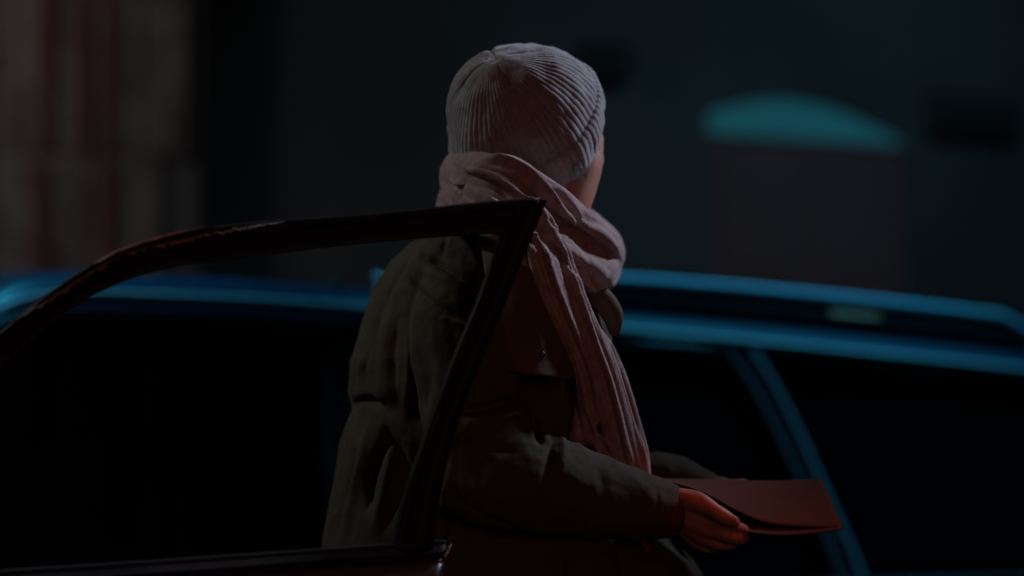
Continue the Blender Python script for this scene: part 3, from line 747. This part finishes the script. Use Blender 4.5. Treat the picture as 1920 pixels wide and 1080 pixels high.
def pleats(me, A, B, amp, npl, seed, fine=0.0007, nf=26, margin=0.25):
    """continuous long folds running from one end of the strip A..B to the other"""
    v = co_np(me); n = normals_np(me); p = proj_np(v)
    view = np.array([0, 0, CAMZ]) - v; view /= np.linalg.norm(view, axis=1)[:, None]
    face = np.clip((n * view).sum(1) * 2.0 + 0.2, 0, 1)
    a_ = np.array([[q.x, q.y] for q in catmull([(x, y, 0) for x, y in A], 40)]); b_ = np.array([[q.x, q.y] for q in catmull([(x, y, 0) for x, y in B], 40)])
    lo, hi = np.minimum(a_.min(0), b_.min(0)) - 40, np.maximum(a_.max(0), b_.max(0)) + 40
    idx = np.where((p > lo).all(1) & (p < hi).all(1) & (face > 0))[0]; q = p[idx]
    best = np.full(len(idx), 1e9); kk = np.zeros(len(idx)); tt = np.zeros(len(idx))
    for k in np.linspace(-margin, 1 + margin, 64):
        line = a_ + (b_ - a_) * k
        for i in range(0, 41):
            d = ((q - line[i]) ** 2).sum(1); m = d < best; best[m] = d[m]; kk[m] = k; tt[m] = i / 40
    # refine (k, tt) by Newton steps on the strip between the two border lines
    U = np.linspace(0, 1, 41)
    def X(k, t):
        A_ = np.stack([np.interp(t, U, a_[:, 0]), np.interp(t, U, a_[:, 1])], 1); B_ = np.stack([np.interp(t, U, b_[:, 0]), np.interp(t, U, b_[:, 1])], 1)
        return A_ + (B_ - A_) * k[:, None], B_ - A_
    for _ in range(6):
        x0, dk = X(kk, tt); h = 0.02; x1, _d = X(kk, np.clip(tt + h, 0, 1)); x2, _d = X(kk, np.clip(tt - h, 0, 1)); dt = (x1 - x2) / (2 * h)
        e = q - x0; det = dk[:, 0] * dt[:, 1] - dk[:, 1] * dt[:, 0]; det = np.where(np.abs(det) < 1e-3, 1e-3, det)
        kk = kk + np.clip((e[:, 0] * dt[:, 1] - e[:, 1] * dt[:, 0]) / det, -0.1, 0.1); tt = np.clip(tt + np.clip((dk[:, 0] * e[:, 1] - dk[:, 1] * e[:, 0]) / det, -0.1, 0.1), 0, 1)
    r_ = random.Random(seed); ph = [r_.random() * 6.28 for _ in range(4)]
    x = kk + 0.035 * np.sin(tt * 5 + ph[0]) + 0.02 * np.sin(tt * 9 + ph[1])
    f = np.sin(2 * np.pi * npl * x + ph[2]) + 0.55 * np.sin(2 * np.pi * npl * 1.73 * x + ph[3] + 1.5 * tt)
    f = np.sign(f) * np.abs(f) ** 0.8 - 0.35 * np.exp(-((f + 1.2) / 0.3) ** 2)
    w = np.clip((kk + margin) / margin, 0, 1) * np.clip((1 + margin - kk) / margin, 0, 1) * np.clip(1.6 - np.sqrt(best) / 25, 0, 1)
    w *= np.clip(tt * 8 + 0.2, 0, 1) * np.clip((1 - tt) * 8 + 0.2, 0, 1)
    v[idx] += n[idx] * ((amp * f + fine * np.sin(2 * np.pi * nf * x)) * w * face[idx])[:, None]
    set_co(me, v)
pleats(sme, [(915, 292), (965, 308), (1015, 338), (1060, 395), (1080, 430)], [(812, 352), (850, 392), (900, 418), (950, 440), (975, 460)], 0.0085, 3.4, 2)
pleats(sme, [(975, 430), (992, 520), (1035, 610), (1070, 690), (1085, 770), (1120, 880)], [(1050, 435), (1092, 520), (1130, 620), (1165, 720), (1190, 800), (1212, 890)], 0.0038, 3.1, 5)
pleats(sme, [(1050, 385), (1090, 410), (1130, 435), (1165, 470)], [(1010, 440), (1050, 480), (1095, 520), (1130, 545)], 0.0042, 1.7, 9)
sculpt(sme, [([(1015, 400), (1055, 425), (1100, 455), (1140, 478)], 8, -0.013), ([(1095, 780), (1120, 830), (1170, 870)], 6, -0.008)])
ripple(sme, lambda p: 0.0016 * noise.noise(V3((p.x * 20 + p.z * 10, p.y * 20, p.z * 20 + p.x * 6))))
sme = apply_mods(sme, [('SMOOTH', dict(factor=0.5, iterations=2))])
scarf = link('scarf', sme, M['scarf'], per)
vv = co_np(sme); nn_ = normals_np(sme); rs_ = random.Random(8); fs_ = MB()
for _ in range(11000):
    i = rs_.randrange(len(vv)); p0 = V3(vv[i]); d = V3(nn_[i]).normalized()
    t = V3((rs_.gauss(0, 1), rs_.gauss(0, 1), rs_.gauss(0, 1))).normalized(); L = 0.0025 + 0.0035 * rs_.random()
    q = p0 + d * L * 0.6 + t * L * 0.7; s_ = t.cross(d).normalized() * 0.00017
    fs_.v += [p0 - s_, p0 + s_, q]; k = len(fs_.v); fs_.f.append((k - 3, k - 2, k - 1))
me = bpy.data.meshes.new('fuzz'); me.from_pydata([tuple(v) for v in fs_.v], [], fs_.f); me.update(); link('fuzz', me, M['scarf'], scarf, False)['kind'] = 'stuff'

# coat
cm = MB()
cs = [(385, 880, 1010, 3.66, .07), (415, 850, 1030, 3.66, .10), (440, 806, 1050, 3.66, .15), (462, 765, 1075, 3.66, .185), (500, 728, 1105, 3.66, .21), (550, 702, 1130, 3.66, .215), (600, 684, 1138, 3.66, .215), (680, 658, 1150, 3.66, .215),
      (740, 655, 1172, 3.66, .21), (768, 662, 1182, 3.66, .205), (830, 640, 1192, 3.66, .21), (900, 628, 1200, 3.66, .215), (980, 613, 1215, 3.66, .22), (1020, 606, 1262, 3.66, .225), (1045, 603, 1296, 3.66, .23), (1080, 598, 1322, 3.66, .235), (1160, 590, 1345, 3.66, .24), (1350, 585, 1350, 3.66, .245), (1440, 590, 1340, 3.66, .24)]
cm.rings([sec(*c[:3], c[3], c[4]) for c in cs])
cm.ball(P(868, 520, 3.51), (0.085, 0.075, 0.075))
cm.tube(catmull([P(880, 520, 3.50), P(872, 610, 3.455), P(880, 700, 3.44), P(895, 800, 3.43), P(912, 880, 3.425)], 24), rad([.070, .078, .078, .076, .074], 24), 24)
cm.tube(catmull([P(905, 885, 3.425), P(960, 898, 3.42), P(1050, 915, 3.425), P(1150, 938, 3.44), P(1238, 956, 3.452)], 24), rad([.074, .078, .069, .054, .044], 24), 24)
cm.tube(catmull([P(955, 520, 3.82), P(1000, 700, 3.88), P(1060, 870, 3.88)], 14), rad([.07, .07, .065], 14), 20)
cm.tube(catmull([P(1060, 870, 3.88), P(1180, 905, 3.83), P(1250, 905, 3.78), P(1312, 920, 3.75)], 14), rad([.065, .055, .047, .034], 14), 20)
cme = remesh(cm.mesh(), 0.0038, 4, 0.6)
sculpt(cme, [
    # yoke and shoulder
    ([(795, 482), (830, 500), (880, 525), (935, 552)], 8, -0.016), ([(785, 500), (830, 520), (890, 550)], 10, 0.007), ([(838, 440), (833, 460), (830, 480)], 4, -0.004),
    ([(760, 525), (800, 560), (850, 590), (905, 620)], 9, -0.010), ([(820, 590), (860, 605), (900, 628)], 7, 0.006), ([(870, 440), (905, 465), (925, 500)], 6, -0.010), ([(850, 450), (880, 470), (905, 510)], 7, 0.006),
    # back
    ([(770, 480), (735, 540), (705, 620), (698, 700)], 7, -0.005), ([(745, 600), (735, 680), (745, 750)], 9, -0.007), ([(690, 640), (680, 700), (700, 760)], 7, -0.007), ([(790, 640), (800, 720), (780, 790)], 16, -0.008, 2), ([(765, 620), (770, 700), (760, 790)], 10, 0.006),
    ([(655, 758), (685, 752), (720, 760)], 7, -0.010), ([(724, 812), (712, 850), (695, 900), (688, 950)], 7, -0.022), ([(724, 815), (745, 850), (762, 890)], 9, -0.020), ([(735, 850), (720, 920), (700, 1000)], 9, 0.006),
    ([(700, 780), (680, 860), (655, 940), (640, 1010)], 10, 0.008), ([(670, 850), (650, 930), (632, 1010)], 8, -0.008), ([(780, 840), (750, 920), (725, 990)], 9, -0.010), ([(850, 960), (830, 1000), (820, 1060)], 8, -0.008),
    # sleeve pucker at the elbow
    ([(850, 772), (905, 765), (955, 752), (1000, 742)], 8, -0.022), ([(880, 795), (940, 782), (985, 768), (1008, 775)], 9, 0.010), ([(985, 775), (995, 800), (1000, 828)], 7, 0.006), ([(1000, 775), (1004, 800), (1012, 830)], 6, -0.014), ([(1012, 830), (1035, 818), (1045, 800)], 7, 0.008),
    ([(1035, 800), (1032, 850), (1020, 900)], 7, -0.008), ([(1052, 800), (1056, 840), (1052, 880)], 7, 0.007), ([(900, 700), (930, 715), (960, 740)], 9, -0.008), ([(920, 680), (955, 695), (975, 730)], 7, 0.007), ([(860, 830), (920, 840), (970, 850)], 10, -0.006),
    ([(845, 925), (900, 965), (960, 990), (1010, 1015)], 6, -0.006), ([(1090, 850), (1120, 880), (1140, 930)], 14, -0.004), ([(830, 905), (840, 940), (870, 960)], 7, 0.005),
    ([(1000, 600), (1010, 680), (1010, 760)], 26, -0.035, 2.4), ([(1230, 905), (1233, 960), (1230, 1010)], 4, -0.003), ([(1060, 1030), (1050, 1080), (1045, 1140)], 10, -0.010), ([(1160, 1020), (1170, 1080), (1175, 1140)], 10, -0.010), ([(1100, 1020), (1105, 1100), (1110, 1180)], 18, 0.008)])
ripple(cme, lambda p: 0.0030 * noise.noise(V3((p.x * 11, p.y * 11, p.z * 8))) + 0.0012 * noise.noise(V3((p.x * 30 + p.z * 9, p.y * 30, p.z * 22))) + 0.0008 * noise.noise(V3((p.x * 85, p.y * 85, p.z * 70))) + 0.0022 * max(0.0, 0.35 - abs(noise.noise(V3((p.x * 16 + 3, p.y * 16, p.z * 13 + p.x * 9))))) / 0.35)
coat = link('coat', cme, M['coat'], per)

# loose storm flap hanging from the shoulder, the collar, and a cuff band
def cloth(grid, name, m, parent, th=0.004, amp=0.005, sc_=34):
    """grid: rows of control points (px, py, Y)"""
    rows = [catmull([P(*q) for q in r], 24) for r in grid]
    nr = 30; V = []
    cols = [catmull([r[j] for r in rows], nr) for j in range(25)]
    for i in range(nr + 1):
        for j in range(25):
            p = cols[j][i]; V.append(p + V3((0, -amp * noise.noise(V3((p.x * sc_, p.y * sc_, p.z * sc_ * 0.6))) , 0)))
    F = [(i * 25 + j, i * 25 + j + 1, i * 25 + j + 26, i * 25 + j + 25) for i in range(nr) for j in range(24)]
    o = mesh_obj(name, V, F, M[m], parent)
    s = o.modifiers.new('t', 'SOLIDIFY'); s.thickness = th; s = o.modifiers.new('s', 'SUBSURF'); s.levels = 1; s.render_levels = 1
    return o
cloth([[(905, 470, 3.43), (940, 480, 3.405), (985, 500, 3.40), (1030, 530, 3.43)],
       [(915, 550, 3.40), (945, 560, 3.385), (995, 570, 3.385), (1050, 590, 3.42)],
       [(930, 630, 3.385), (960, 640, 3.375), (1010, 640, 3.38), (1062, 650, 3.42)],
       [(945, 690, 3.38), (975, 700, 3.37), (1020, 706, 3.38), (1068, 712, 3.42)]], 'storm_flap', 'flap', coat)
col = MB(); col.tube(catmull([P(1085, 545, 3.56), P(1125, 558, 3.54), P(1148, 590, 3.55), P(1152, 620, 3.57)], 16), rad([.014, .018, .017, .010], 16), 14, flat=(VW, 0.7))
col.tube(catmull([P(860, 440, 3.55), P(900, 440, 3.49), P(960, 470, 3.45), P(1000, 510, 3.45)], 16), rad([.02, .022, .022, .014], 16), 14)
cme2 = remesh(col.mesh(), 0.003, 3); sculpt(cme2, [([(1100, 550), (1130, 575), (1148, 605)], 4, -0.005)]); link('collar', cme2, M['flap'], coat)
MB().ball(P(1014, 665, 3.377), (0.006, 0.003, 0.006)).build('button', M['button'], coat)
# trousers and boots below the coat
tm = MB()
for nx, ny in ((885, 3.54), (985, 3.78)):
    h = P(nx, 1200, ny); x, y = h.x, h.y
    tm.tube(catmull([(x, y, 0.80), (x + .02, y, 0.48), (x, y, 0.10)], 12), [0.10 - 0.002 * k for k in range(13)])
link('trousers', remesh(tm.mesh(), 0.008, 3), M['trouser'], per)
for nx, ny in ((885, 3.54), (985, 3.78)):
    h = P(nx, 1200, ny); x, y = h.x, h.y
    q = MB(); q.tube([(x, y, 0.16), (x, y, 0.06)], 0.06); q.tube([(x - .03, y, 0.062), (x + 0.17, y + .03, 0.05)], [0.058, 0.048])
    link('boot', remesh(q.mesh(), 0.006, 3), M['boot'], per)

# ------------------------------------------------------------------ folded papers in the hand
pf = empty('folded_papers', P(1400, 950, 3.55)); tag(pf, 'dull reddish folded papers held out in the right hand of the person', 'paper')
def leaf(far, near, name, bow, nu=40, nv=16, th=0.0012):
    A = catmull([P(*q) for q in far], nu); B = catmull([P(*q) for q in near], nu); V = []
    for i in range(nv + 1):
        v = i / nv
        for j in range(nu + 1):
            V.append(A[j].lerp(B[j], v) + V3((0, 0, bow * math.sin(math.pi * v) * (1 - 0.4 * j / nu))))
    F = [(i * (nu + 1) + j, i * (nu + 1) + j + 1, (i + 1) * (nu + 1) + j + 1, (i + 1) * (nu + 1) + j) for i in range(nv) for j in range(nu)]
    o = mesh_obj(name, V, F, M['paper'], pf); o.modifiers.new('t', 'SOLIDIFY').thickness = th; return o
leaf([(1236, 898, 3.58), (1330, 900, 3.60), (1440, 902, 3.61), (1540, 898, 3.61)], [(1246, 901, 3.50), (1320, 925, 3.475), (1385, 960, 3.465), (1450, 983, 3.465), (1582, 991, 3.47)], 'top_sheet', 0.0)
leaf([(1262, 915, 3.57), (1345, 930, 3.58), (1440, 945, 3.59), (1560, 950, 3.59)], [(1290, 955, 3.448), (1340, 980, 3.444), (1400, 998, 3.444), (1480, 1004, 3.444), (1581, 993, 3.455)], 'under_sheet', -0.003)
